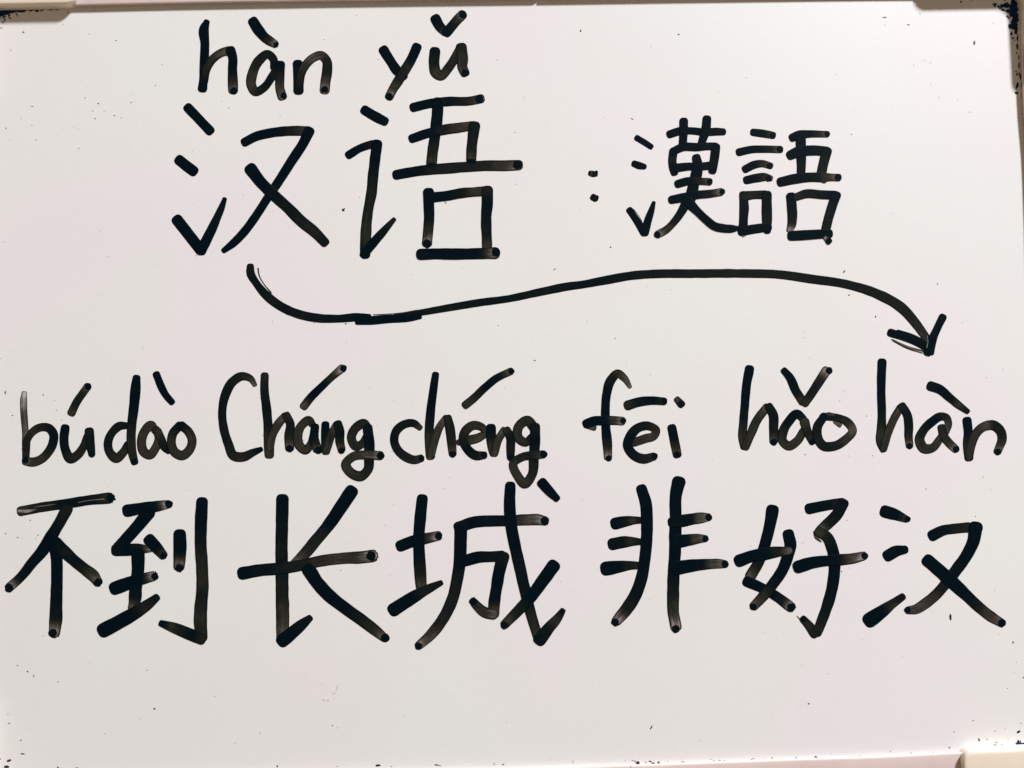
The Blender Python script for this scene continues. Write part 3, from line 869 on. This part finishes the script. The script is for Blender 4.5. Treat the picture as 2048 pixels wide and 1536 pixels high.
# ---- CHENG
g = Group("chinese_character", "large character 城 fourth in the bottom line", 0, 0)
g.one("T", [(220, 605, 96), (320, 568, 102), (420, 545, 96), (535, 520, 82)], (.97, 1, .7, .32), (543, 520, 37), rag=.15)
g.one("T", [(403, 205, 94), (388, 350, 98), (376, 500, 96), (376, 650, 98), (385, 800, 102), (394, 945, 92)], (1, 1, 1, 1, .85, .55))
g.one("T", [(162, 1148, 116), (300, 1060, 106), (430, 985, 84), (560, 922, 50)], (1, 1, .8, .85), rag=.1)
g.one("T", [(715, 445, 96), (850, 402, 98), (1000, 392, 94), (1150, 390, 92), (1300, 382, 94), (1400, 382, 92), (1448, 392, 80)], (.88, 1, .92, .95, .65, .45, .3), (1446, 393, 38), rag=.15)
g.one("T", [(732, 470, 108), (730, 600, 106), (722, 760, 102), (700, 900, 98), (668, 1040, 98), (608, 1180, 96), (530, 1300, 94), (455, 1385, 88), (378, 1452, 74)], (1, 1, 1, .85, .78, .78, .75, .55, .42), (372, 1460, 35), rag=.1)
g.ink("T").stroke([(770, 730, 100), (880, 702, 96), (1000, 696, 90), (1080, 692, 90)], (1, 1, .92, .85))
g.cur.stroke([(1094, 700, 104), (1066, 800, 102), (1040, 950, 96), (1020, 1080, 96), (1012, 1180, 98)], (.88, 1, 1, .95, .42))
g.cur.stroke([(1005, 1185, 98), (940, 1172, 90), (875, 1120, 78), (838, 1078, 66)], (.45, .62, .62, .85), (842, 1082, 31), rag=.2)
g.add("pen_stroke")
g.ink("T").stroke([(1155, 95, 88), (1150, 250, 96), (1162, 420, 98), (1195, 600, 98), (1240, 800, 96), (1285, 1000, 92), (1330, 1180, 88), (1372, 1320, 84), (1400, 1405, 84)], (1, 1, 1, 1, .9, .92, .88, .7, .62))
g.cur.stroke([(1408, 1402, 110), (1480, 1310, 96), (1560, 1220, 76), (1600, 1160, 50)], (.92, .88, .65, .97), (1600, 1166, 25), rag=.15)
g.add("pen_stroke")
g.one("T", [(1522, 778, 112), (1430, 905, 106), (1335, 1035, 100), (1220, 1160, 90), (1112, 1270, 80)], (1, 1, 1, .8, .62), (1106, 1282, 36))
g.one("T", [(1428, 68, 86), (1490, 138, 80), (1550, 198, 60)], (1,), rag=.1)

# ---- FEI
g = Group("chinese_character", "large character 非 fifth in the bottom line", 0, 0)
g.one("U", [(225, 470, 106), (310, 452, 96), (390, 442, 72), (450, 442, 60)], (.97, .88, .65, .85))
g.one("U", [(202, 650, 106), (300, 632, 102), (390, 628, 76), (435, 630, 60)], (.95, .92, .68, .85))
g.one("U", [(145, 865, 124), (250, 850, 106), (350, 838, 80), (420, 838, 66)], (1, 1, .82, .72))
g.one("U", [(453, 168, 94), (490, 290, 100), (500, 420, 100), (498, 600, 100), (482, 780, 98), (452, 950, 104), (398, 1100, 108), (322, 1220, 108), (240, 1318, 92)], (1, 1, 1, 1, 1, .95, .92, .82, .35), (220, 1336, 38), rag=.2)
g.ink("U").stroke([(778, 108, 118), (754, 220, 104), (752, 400, 100), (750, 550, 105), (745, 750, 102), (735, 900, 102), (730, 1100, 104), (732, 1250, 100), (755, 1375, 96)], (1, 1, 1, 1, 1, .97, .82, .62, .28), (753, 1395, 38), rag=.2)
g.cur.dot(812, 112, 28)
g.add("pen_stroke")
g.one("U", [(722, 458, 88), (800, 448, 108), (900, 430, 98), (990, 418, 88), (1035, 415, 68)], (.97, .95, .95, .45, .5), (1042, 415, 33), rag=.2)
g.one("U", [(765, 630, 112), (880, 612, 98), (960, 602, 80), (1010, 602, 62)], (.97, .95, .5, .5), (1012, 604, 31), rag=.2)
g.one("U", [(765, 860, 124), (900, 838, 106), (1050, 825, 88), (1140, 822, 80), (1180, 825, 68)], (1, 1, .95, .5, .5), (1186, 826, 36), rag=.2)

# ---- HAO
g = Group("chinese_character", "large character 好 sixth in the bottom line", 0, 0)
g.ink("V").stroke([(470, 202, 122), (450, 320, 116), (412, 480, 110), (372, 620, 112), (320, 740, 108), (255, 850, 112)], (1, 1, 1, 1, .85, .5))
g.cur.stroke([(222, 908, 108), (330, 955, 102), (440, 1010, 98), (560, 1090, 102), (648, 1158, 104)], (1, 1, 1, .88, .3), (656, 1162, 45), rag=.2)
g.add("pen_stroke")
g.one("V", [(628, 440, 112), (648, 540, 116), (620, 660, 112), (570, 790, 110), (480, 925, 106), (380, 1050, 106), (288, 1148, 92)], (1, 1, 1, 1, .92, .65, .55), (280, 1158, 38), rag=.1)
g.one("V", [(145, 700, 124), (270, 655, 116), (400, 632, 122), (520, 612, 108), (635, 602, 74)], (1, 1, .97, .8, .42))
g.ink("V").stroke([(838, 185, 106), (950, 162, 102), (1080, 140, 102), (1145, 132, 104)], (1, 1, .92, .68))
g.cur.stroke([(1165, 135, 116), (1115, 235, 112), (1035, 320, 112), (950, 395, 100)], (.92, .92, .82, .42))
g.cur.stroke([(885, 415, 22), (902, 470, 26), (950, 510, 14)], (.55, .45, .6))
g.cur.stroke([(930, 415, 102), (1005, 460, 106), (1060, 570, 112), (1084, 700, 114), (1080, 850, 112), (1050, 1020, 110), (1002, 1180, 106), (950, 1320, 100), (915, 1410, 92)], (.6, .85, 1, 1, 1, .95, .88, .82, .7))
g.cur.stroke([(890, 1418, 100), (830, 1340, 86), (775, 1280, 72)], (.78, .7, .85), (780, 1278, 34))
g.cur.stroke([(712, 1245, 3), (740, 1278, 8)], (.9,))
g.add("pen_stroke")
g.one("V", [(728, 760, 128), (850, 722, 118), (1000, 702, 106), (1150, 690, 108), (1280, 675, 98), (1365, 655, 88)], (1, 1, 1, .95, .55, .32), (1382, 652, 38), rag=.2)

# ---- HAN (bottom right)
g = Group("chinese_character", "large character 汉 at the right end of the bottom line", 0, 0)
g.one("W", [(300, 215, 124), (400, 245, 110), (505, 288, 74)], (1, 1, .72), (520, 290, 34), rag=.15)
g.one("W", [(328, 650, 116), (405, 608, 112), (490, 592, 84)], (1, 1, .95), rag=.15)
g.one("W", [(148, 1288, 148), (260, 1210, 132), (380, 1122, 92), (468, 1060, 72)], (1, 1, .65, .88))
g.ink("W").stroke([(772, 450, 112), (870, 402, 104), (1000, 382, 98), (1120, 370, 102)], (1, .93, .8, .72))
g.cur.stroke([(1195, 375, 140), (1175, 500, 122), (1110, 640, 114), (1020, 770, 116), (920, 900, 108), (810, 1030, 104), (690, 1130, 106), (600, 1182, 94), (528, 1192, 76)], (1, 1, 1, .95, .92, .8, .6, .5, .6), (520, 1192, 36))
g.add("pen_stroke")
g.one("W", [(722, 700, 124), (850, 810, 126), (960, 910, 132), (1100, 1040, 112), (1240, 1170, 106), (1350, 1255, 102), (1452, 1318, 84)], (1, 1, 1, .97, .85, .55, .5), (1456, 1318, 43), rag=.1)

# ------------------------------------------------------------------ stains and specks
def blob_mesh(items, z, attr=None):
    """items: (cx, cy, rx, ry, angle, raggedness, tone) in photo pixels"""
    V, F, T = [], [], []
    for (cx, cy, rx, ry, an, rg, tone) in items:
        n = 10 if max(rx, ry) < 3 else 20
        i0 = len(V)
        sd = random.random() * 100
        for k in range(n):
            a = k / n * 2 * math.pi
            j = 1 + rg * noise.noise(Vector((math.cos(a) * 3, math.sin(a) * 3, sd))) * 1.6
            x, y = rx * j * math.cos(a), ry * j * math.sin(a)
            V.append(board_point(cx + x * math.cos(an) - y * math.sin(an), cy + x * math.sin(an) + y * math.cos(an), z + random.random() * 4e-6))
            T.append(tone)
        V.append(board_point(cx, cy, z + 2e-6)); T.append(tone)
        for k in range(n):
            F.append((i0 + k, i0 + (k + 1) % n, i0 + n))
    me = mesh("ink_specks", V, F)
    at = me.attributes.new("tone", 'FLOAT', 'POINT')
    at.data.foreach_set("value", T)
    return me


def run(a, b, n, r0, r1, jx, jy, el=1.0):
    out = []
    for i in range(n):
        t = (i + random.random() * .8) / n
        r = r0 + (r1 - r0) * t
        out.append((a[0] + (b[0] - a[0]) * t + random.uniform(-jx, jx), a[1] + (b[1] - a[1]) * t + random.uniform(-jy, jy),
                    r * random.uniform(.7, 1.3) * el, r * random.uniform(.6, 1.2), random.uniform(-.9, .9), .6, 0))
    return out


left_stain = [(-16, 27, 26, 13, -.35, .25, 0), (6, 25, 15, 8, -.3, .35, 0), (22, 22, 12, 5, -.1, .4, 0), (37, 20, 9, 4.5, 0, .5, 0), (45, 22, 5, 3, 0, .5, 0)]
left_stain += run((-5, 41), (20, 31), 6, 3, 2, 3, 3) + run((50, 20), (120, 17.5), 14, 3.0, 1.2, 2, 1.5, 1.5)
left_stain += [(33, 28, 1.2, 5, -.5, .4, 0), (20, 36, 4, 1.2, .5, .4, 0), (9, 42.5, 2.4, 1.3, -.5, .4, 0), (5.5, 45, 2.2, 1.2, .6, .4, 0), (2, 56, 3.2, .9, -.3, .3, 0), (74, 22.5, 4, 2, 0, .6, 0), (82, 21.5, 2.6, 1.2, -.4, .5, 0), (135, 24, .9, 1.3, 0, .3, 0), (19, 31, 2.5, 1.8, .4, .5, 0)]
link("ink_stain", blob_mesh(left_stain, 1.4e-5), M_STAIN, board, "navy ink residue smeared in the top left corner")
right_stain = [(2029, 2, 8, 16, 0, .3, 0), (2027, 22, 9, 14, -.2, .35, 0), (2030, 40, 7, 14, 0, .4, 0), (2026, 53, 9, 7, 0, .45, 0), (2032, 62, 4, 8, 0, .5, 0), (2014, 10, 8, 5, .3, .6, 0), (2016, 22, 6, 4, .6, .6, 0),
               (1990, 9, 4, 3.4, 0, .5, 0), (1997, 13, 3, 2.4, 0, .5, 0), (2004, 12, 4.5, 4, .3, .5, 0), (2000, 17, 2.4, 2, 0, .5, 0), (2006, 20, 4, 2.6, .4, .5, 0), (1985, 8, 1.5, 1, 0, .4, 0), (2015, 33, 3, 2, .7, .5, 0), (2018, 36, 3, 1.5, -.6, .5, 0),
               (2023, 67, 2.4, 3.6, 0, .5, 0), (2026, 76, 2.6, 2, 0, .5, 0), (2029.5, 80, 1.6, 1.5, 0, .5, 0), (2035, 76, 1.8, 8, 0, .5, 0), (2034.6, 93, 2.4, 7, 0, .5, 0), (2033, 106, 1.6, 2.2, 0, .4, 0), (2037.5, 115, 1.2, 5, 0, .5, 0),
               (2038, 131, 1.7, 6, 0, .5, 0), (2032, 143, 2, 1.5, 0, .4, 0), (2034, 149, 2.6, 2.6, 0, .4, 0), (2040, 152, 2.0, 7, -.2, .5, 0), (2034, 172, 2.8, 7, .2, .6, 0), (2033, 186, 3.8, 3, .2, .5, 0), (2043, 170, 1, 6, 0, .5, 0), (2044, 192, .9, 5, 0, .5, 0),
               (2026, 87, .8, .8, 0, .3, 0), (2027, 100, .8, .8, 0, .3, 0), (1922, 3.5, 1.7, 2.4, 0, .4, 0), (1828, 3, 1.5, 2, 0, .4, 0), (1942, 0, 1.6, 1.2, 0, .4, 0), (2010, 0, 3, 1.5, -.3, .5, 0)]
link("ink_stain", blob_mesh(right_stain, 1.4e-5), M_STAIN, board, "navy ink residue along the top right corner cap")
low_stain = [(2037, 1487, 6, 4, 0, .6, 0), (2036, 1484, 3, 4, .3, .5, 0), (2040.5, 1483.5, 1.4, 3, .4, .4, 0), (2044, 1487.5, 4, 1.8, 0, .5, 0), (2050, 1487, 6, 2.6, 0, .6, 0), (1991, 1490.5, 3.4, 2, .2, .5, 0), (1990, 1491.8, 4.4, .9, 0, .4, 0),
             (1992.5, 1485, 2.4, 1, -.3, .4, 0), (2003.8, 1488.3, 1.4, 1.1, 0, .4, 0), (2010, 1490.8, 4.5, .8, 0, .4, 0), (2037, 1463.8, 4.2, 2.5, -.65, .3, 0), (1958, 1479.5, 1.5, 4, -.42, .25, 0)]
link("ink_stain", blob_mesh(low_stain, 1.4e-5), M_STAIN, board, "navy ink crumbs above the lower right corner cap")

sp = []


def spk(reg, L):
    ox, oy, s = REG.get(reg, reg)
    for t in L:
        x, y, a = t[:3]
        b = t[3] if len(t) > 3 else a * .8
        an = t[4] if len(t) > 4 else 0
        tone = t[5] if len(t) > 5 else 0
        sp.append((ox + x / s, oy + y / s, a / s, b / s, an, .3, tone))


spk((0, 0, 5.12), [(239, 330, 10, 8), (911, 347, 5), (1186, 414, 10, 5), (871, 1002, 7), (1007, 1060, 11, 6, .5), (330, 1090, 11, 5), (1592, 873, 5, 7), (1342, 1048, 6, 8, .4),
                   (949, 1138, 6, 5, 0, .2), (1067, 1141, 4, 4, 0, .3), (1171, 1184, 10, 5, -.2, .1), (1240, 1208, 6, 5, 0, .25), (974, 1216, 7, 6), (327, 1286, 6, 5, 0, .2), (60, 1313, 8, 6), (753, 1299, 4, 4, 0, .4),
                   (634, 1312, 4, 4, 0, .5), (799, 1323, 4, 4, 0, .4), (368, 1430, 7, 5, 0, .1), (103, 1436, 5, 4, 0, .5), (1330, 1487, 4, 3, 0, .6), (1466, 1253, 4, 3, 0, .6), (764, 1167, 4, 3, 0, .6), (808, 1522, 5, 6, .4, .3),
                   (164, 659, 3, 3, 0, .6), (1338, 962, 3, 3, 0, .5), (1354, 962, 3, 3, 0, .5), (969, 106, 4, 4), (690, 120, 5, 7)])
spk("P", [(1161, 62, 1.6, 2.6), (1357, 69, 2.6, 1.4, -.5, .1), (1221, 494.5, 1.8, 1.6), (686.5, 420, 2.6, 3.4), (688.8, 417, 1.4, 1.2), (889.5, 403.5, 1, 2.4, -.4), (891.5, 406.5, 1, 1.8, .4), (1030, 265, 1.1), (1703, 268.5, 1.3), (1263, 237.5, 2.4, 1, .6, .2),
          (1265.5, 238.5, .8, 2.2, .6, .2), (1207, 235, .8, .8, 0, .5), (1948.5, 86, 2.2, 4.4, .1), (1769, 35, 4.6, 1.2, -.05), (1817, 49.6, 2.8, 1.5, .2), (1840, 27.6, 1.5, 1.1), (1770, 50, .9, .9, 0, .6), (1827.5, 130.5, 1, 1.1, 0, .3), (1849, 121, 1, 1, 0, .5),
          (1861.5, 169.5, 1, 1, 0, .5), (1877, 195.5, 1.2, 1, -.6, .4), (1939, 224, 1.2, .8), (1986.5, 47.5, 1.2, 1, 0, .4), (1915.5, 200.5, 1, .8, 0, .6), (647.5, 79.5, 1, 1.2, 0, .3), (457.5, 216.3, 1.4, 1, 0, .2), (443, 202.5, .9, .8, 0, .4), (560, 232.5, 1, .8, 0, .5),
          (387.5, 408.5, .9, .7, 0, .5), (392.5, 511.5, 1.4, .9), (757, 119, 2.6, .6, .3, .6), (1694, 1040.5, 1.6, .7, 0, .1), (1683.5, 1143, 1, 1.8, -.5, .1), (1901, 1234, 2.3, 6.8, -.1), (2026, 1285, 1.6, 2.6, -.2), (1951, 1033, .7, 1.6, -.5, .1),
          (1989, 1182, .9, .9, 0, .3), (1688, 543.5, 1.3, 3.8, .75, .05), (1698, 590.5, 1.3, 2.2, -.2), (1751, 633.5, 1.5, 1.9), (1875, 568, 1, 2.4, -.5, .2), (1230, 677, 1.2, 1), (1609, 675, .9, .9, 0, .4), (1924, 646, 1, 1, 0, .4), (1109, 538.5, 1, 3.2, .9, .1),
          (691.5, 647.5, 2.4, 1.4, -.2, .1), (996.5, 651, 1.1, 1.1, 0, .2), (628, 646, 1.6, .8, 0, .4), (822.5, 549, .8, 1, 0, .5), (1069.5, 721, 2.2, 1.2, -.4), (681, 1141, 1, 1, 0, .1), (887.5, 977, .9, .9, 0, .3), (788, 802, 1, .8, 0, .5), (1301, 751, .7, 1.2, 0, .5),
          (1733.5, 832, 1.1, 1.1, 0, .2), (1610, 909.5, 1.7, 1.1, -.3, .05), (1745, 911.5, 1.2, 1, 0, .2), (1697, 912, 1.1, .8, 0, .5), (1687, 782, 1, 1, 0, .5), (1852, 978, 1.2, 1),
          (10.5, 785, 1.3, 3.6, .15), (86.5, 790, 1.4, 1.6), (24.8, 831, 1.5, 1.3), (113, 821, 1.6, .8, 0, .3), (123.5, 839.5, 1, .8, 0, .4), (1, 717, 1, 1, 0, .5), (60.5, 1040.3, 1.4, 1.2), (11, 1067.5, 1.4, 1.2), (35.5, 1075, 2.2, .9, -.6, .1), (44, 1076.5, 1, .7, 0, .4),
          (76, 1070.5, .8, 2.4, .7, .05), (71.5, 1077.5, 1, .8, 0, .2), (35, 1331, 1.4, 1.1, .2, .1), (55, 1343.4, 1.6, 1.8), (67.5, 1351.5, 1.5, 1.6, 0, .1), (66.5, 1355, .8, .7, 0, .4), (294.5, 1340.5, 1.3, 1.3, 0, .3), (16, 1428.5, 1, 1.3, .3, .4), (18, 1446.8, 2.8, 1.1, -.35, .05),
          (41.5, 1480.8, 2.3, 1.1, -.35, .1), (45.2, 1507.8, 4.9, 1.3, .02), (18, 1521.3, 5, 2.3, -.4), (13, 1533.8, 5.2, 3, 0), (0, 1517.5, 1.6, 1.8), (116, 1535, 1.9, 1.7), (154, 1535.6, 3.6, .8, 0, .2), (281, 1437.5, 1.1, 1, 0, .4), (210, 1467.5, .9, 1.3, 0, .5),
          (309, 1417.5, 2.4, 1.8, .2), (665, 1450.8, 1.5, 1.3, 0, .05), (675, 1455, .9, .9, 0, .4), (470, 1486.8, .8, .8, 0, .4), (554.5, 1532.5, 1.4, 2.4, .5), (674.5, 1533, 1, 1), (656, 1401, 1, 1.6, 0, .3), (648, 1400, 4, .5, .2, .5), (674, 1375, .5, 9, .35, .72), (668, 1387, 5, .5, -.3, .75),
          (1302.5, 1455, 1.2, 5, .55), (1617.5, 1407.5, 1.8, 1.6), (1600, 1411, .7, .7, 0, .5), (1399, 1482.5, .8, .8, 0, .5), (756, 1531, 5, 2.2, -.1), (783, 1533, 1.6, .9), (873, 1530, 4.2, 1.3, .1), (879, 1531.2, 3, .8, .1), (988, 1528, 1.8, 1.2, -.2), (1006, 1529, 2.8, 1.1),
          (1146, 1524, .8, 2, .3, .1), (1250, 1521.5, 1.1, .9, 0, .2), (1265, 1521, 1.8, 1.1, 0, .1), (1269.5, 1522.8, 1.8, 1.5), (1275.5, 1526, 4.1, 3.4), (1292, 1525, 1.6, 1.3), (1300, 1523, 2.8, 1.6, .2), (1305, 1526, 3.2, 1.4, -.2), (1309, 1526.5, 1.2, 1.6), (1317, 1525.5, 2.4, 1.8), (1318, 1522.8, 1, 1),
          (1323, 1522.5, .8, .6, 0, .3), (1336, 1523, 1.4, .7, 0, .2), (1364, 1523.2, 1.4, .9), (1367.5, 1524.2, 2, .9, -.3), (1422, 1519, 1.3, .7), (1428, 1521.7, 1.2, 1.4), (1439, 1520.5, 3, .7), (1448.5, 1521.5, 1.1, 1.5, .2), (1506, 1517.5, 3.4, .7, -.2), (1503, 1519.3, 1.4, .8), (1528, 1517, 1, .7, 0, .1),
          (1544, 1515.7, 2, 1.3), (1592.5, 1515.2, .9, 2.3, .3), (1631.5, 1514, 2.8, 1.5, .3), (1662, 1507.5, .8, .8, 0, .4), (1781, 1502.8, 1.2, 1, 0, .2), (1822.5, 1506.2, 1.3, 1, 0, .2), (1720, 1511, 1.2, .8, 0, .3), (1866, 1505.5, 1.4, .7, 0, .2), (1898.8, 1495.3, 1.9, 1.4, -.2), (1928, 1499.5, 2, 1, -.3),
          (1908, 1464, 1.3, 1.1), (1946.3, 1441, 1.3, 1.2), (2015.3, 1376.5, 1.1, 1, 0, .1), (2033, 1324.5, .9, .9, 0, .5), (2028.7, 1345.7, .9, .8, 0, .5), (2047, 1355, 1.8, 1.3), (1990.2, 1462.5, 1.2, 1.2, 0, .3), (1973.8, 1479, 1.1, 1.6, .3, .1), (1959, 1493, 1.2, 1.6, -.4, .1), (2042, 1446.8, 1, 1.4, 0, .2), (2010, 1457.5, 1, 1.2, 0, .6), (2016, 1476, 1.3, 1, 0, .6)])
for i in range(170):                                        # faint dust and pin-prick ink dots all over
    t = random.uniform(.35, .85)
    r = random.uniform(.45, .95)
    sp.append((random.uniform(0, 2045), random.uniform(30, 1520), r * random.uniform(.8, 1.8), r, random.uniform(-1.5, 1.5), .3, t))
link("ink_specks", blob_mesh(sp, 8e-6), M_SPECK, board, "tiny ink crumbs and dust specks scattered over the white surface", "stuff")
print("strokes", stroke_no[0], "objects", len(C.objects), "polys", sum(len(o.data.polygons) for o in C.objects if o.type == 'MESH'))
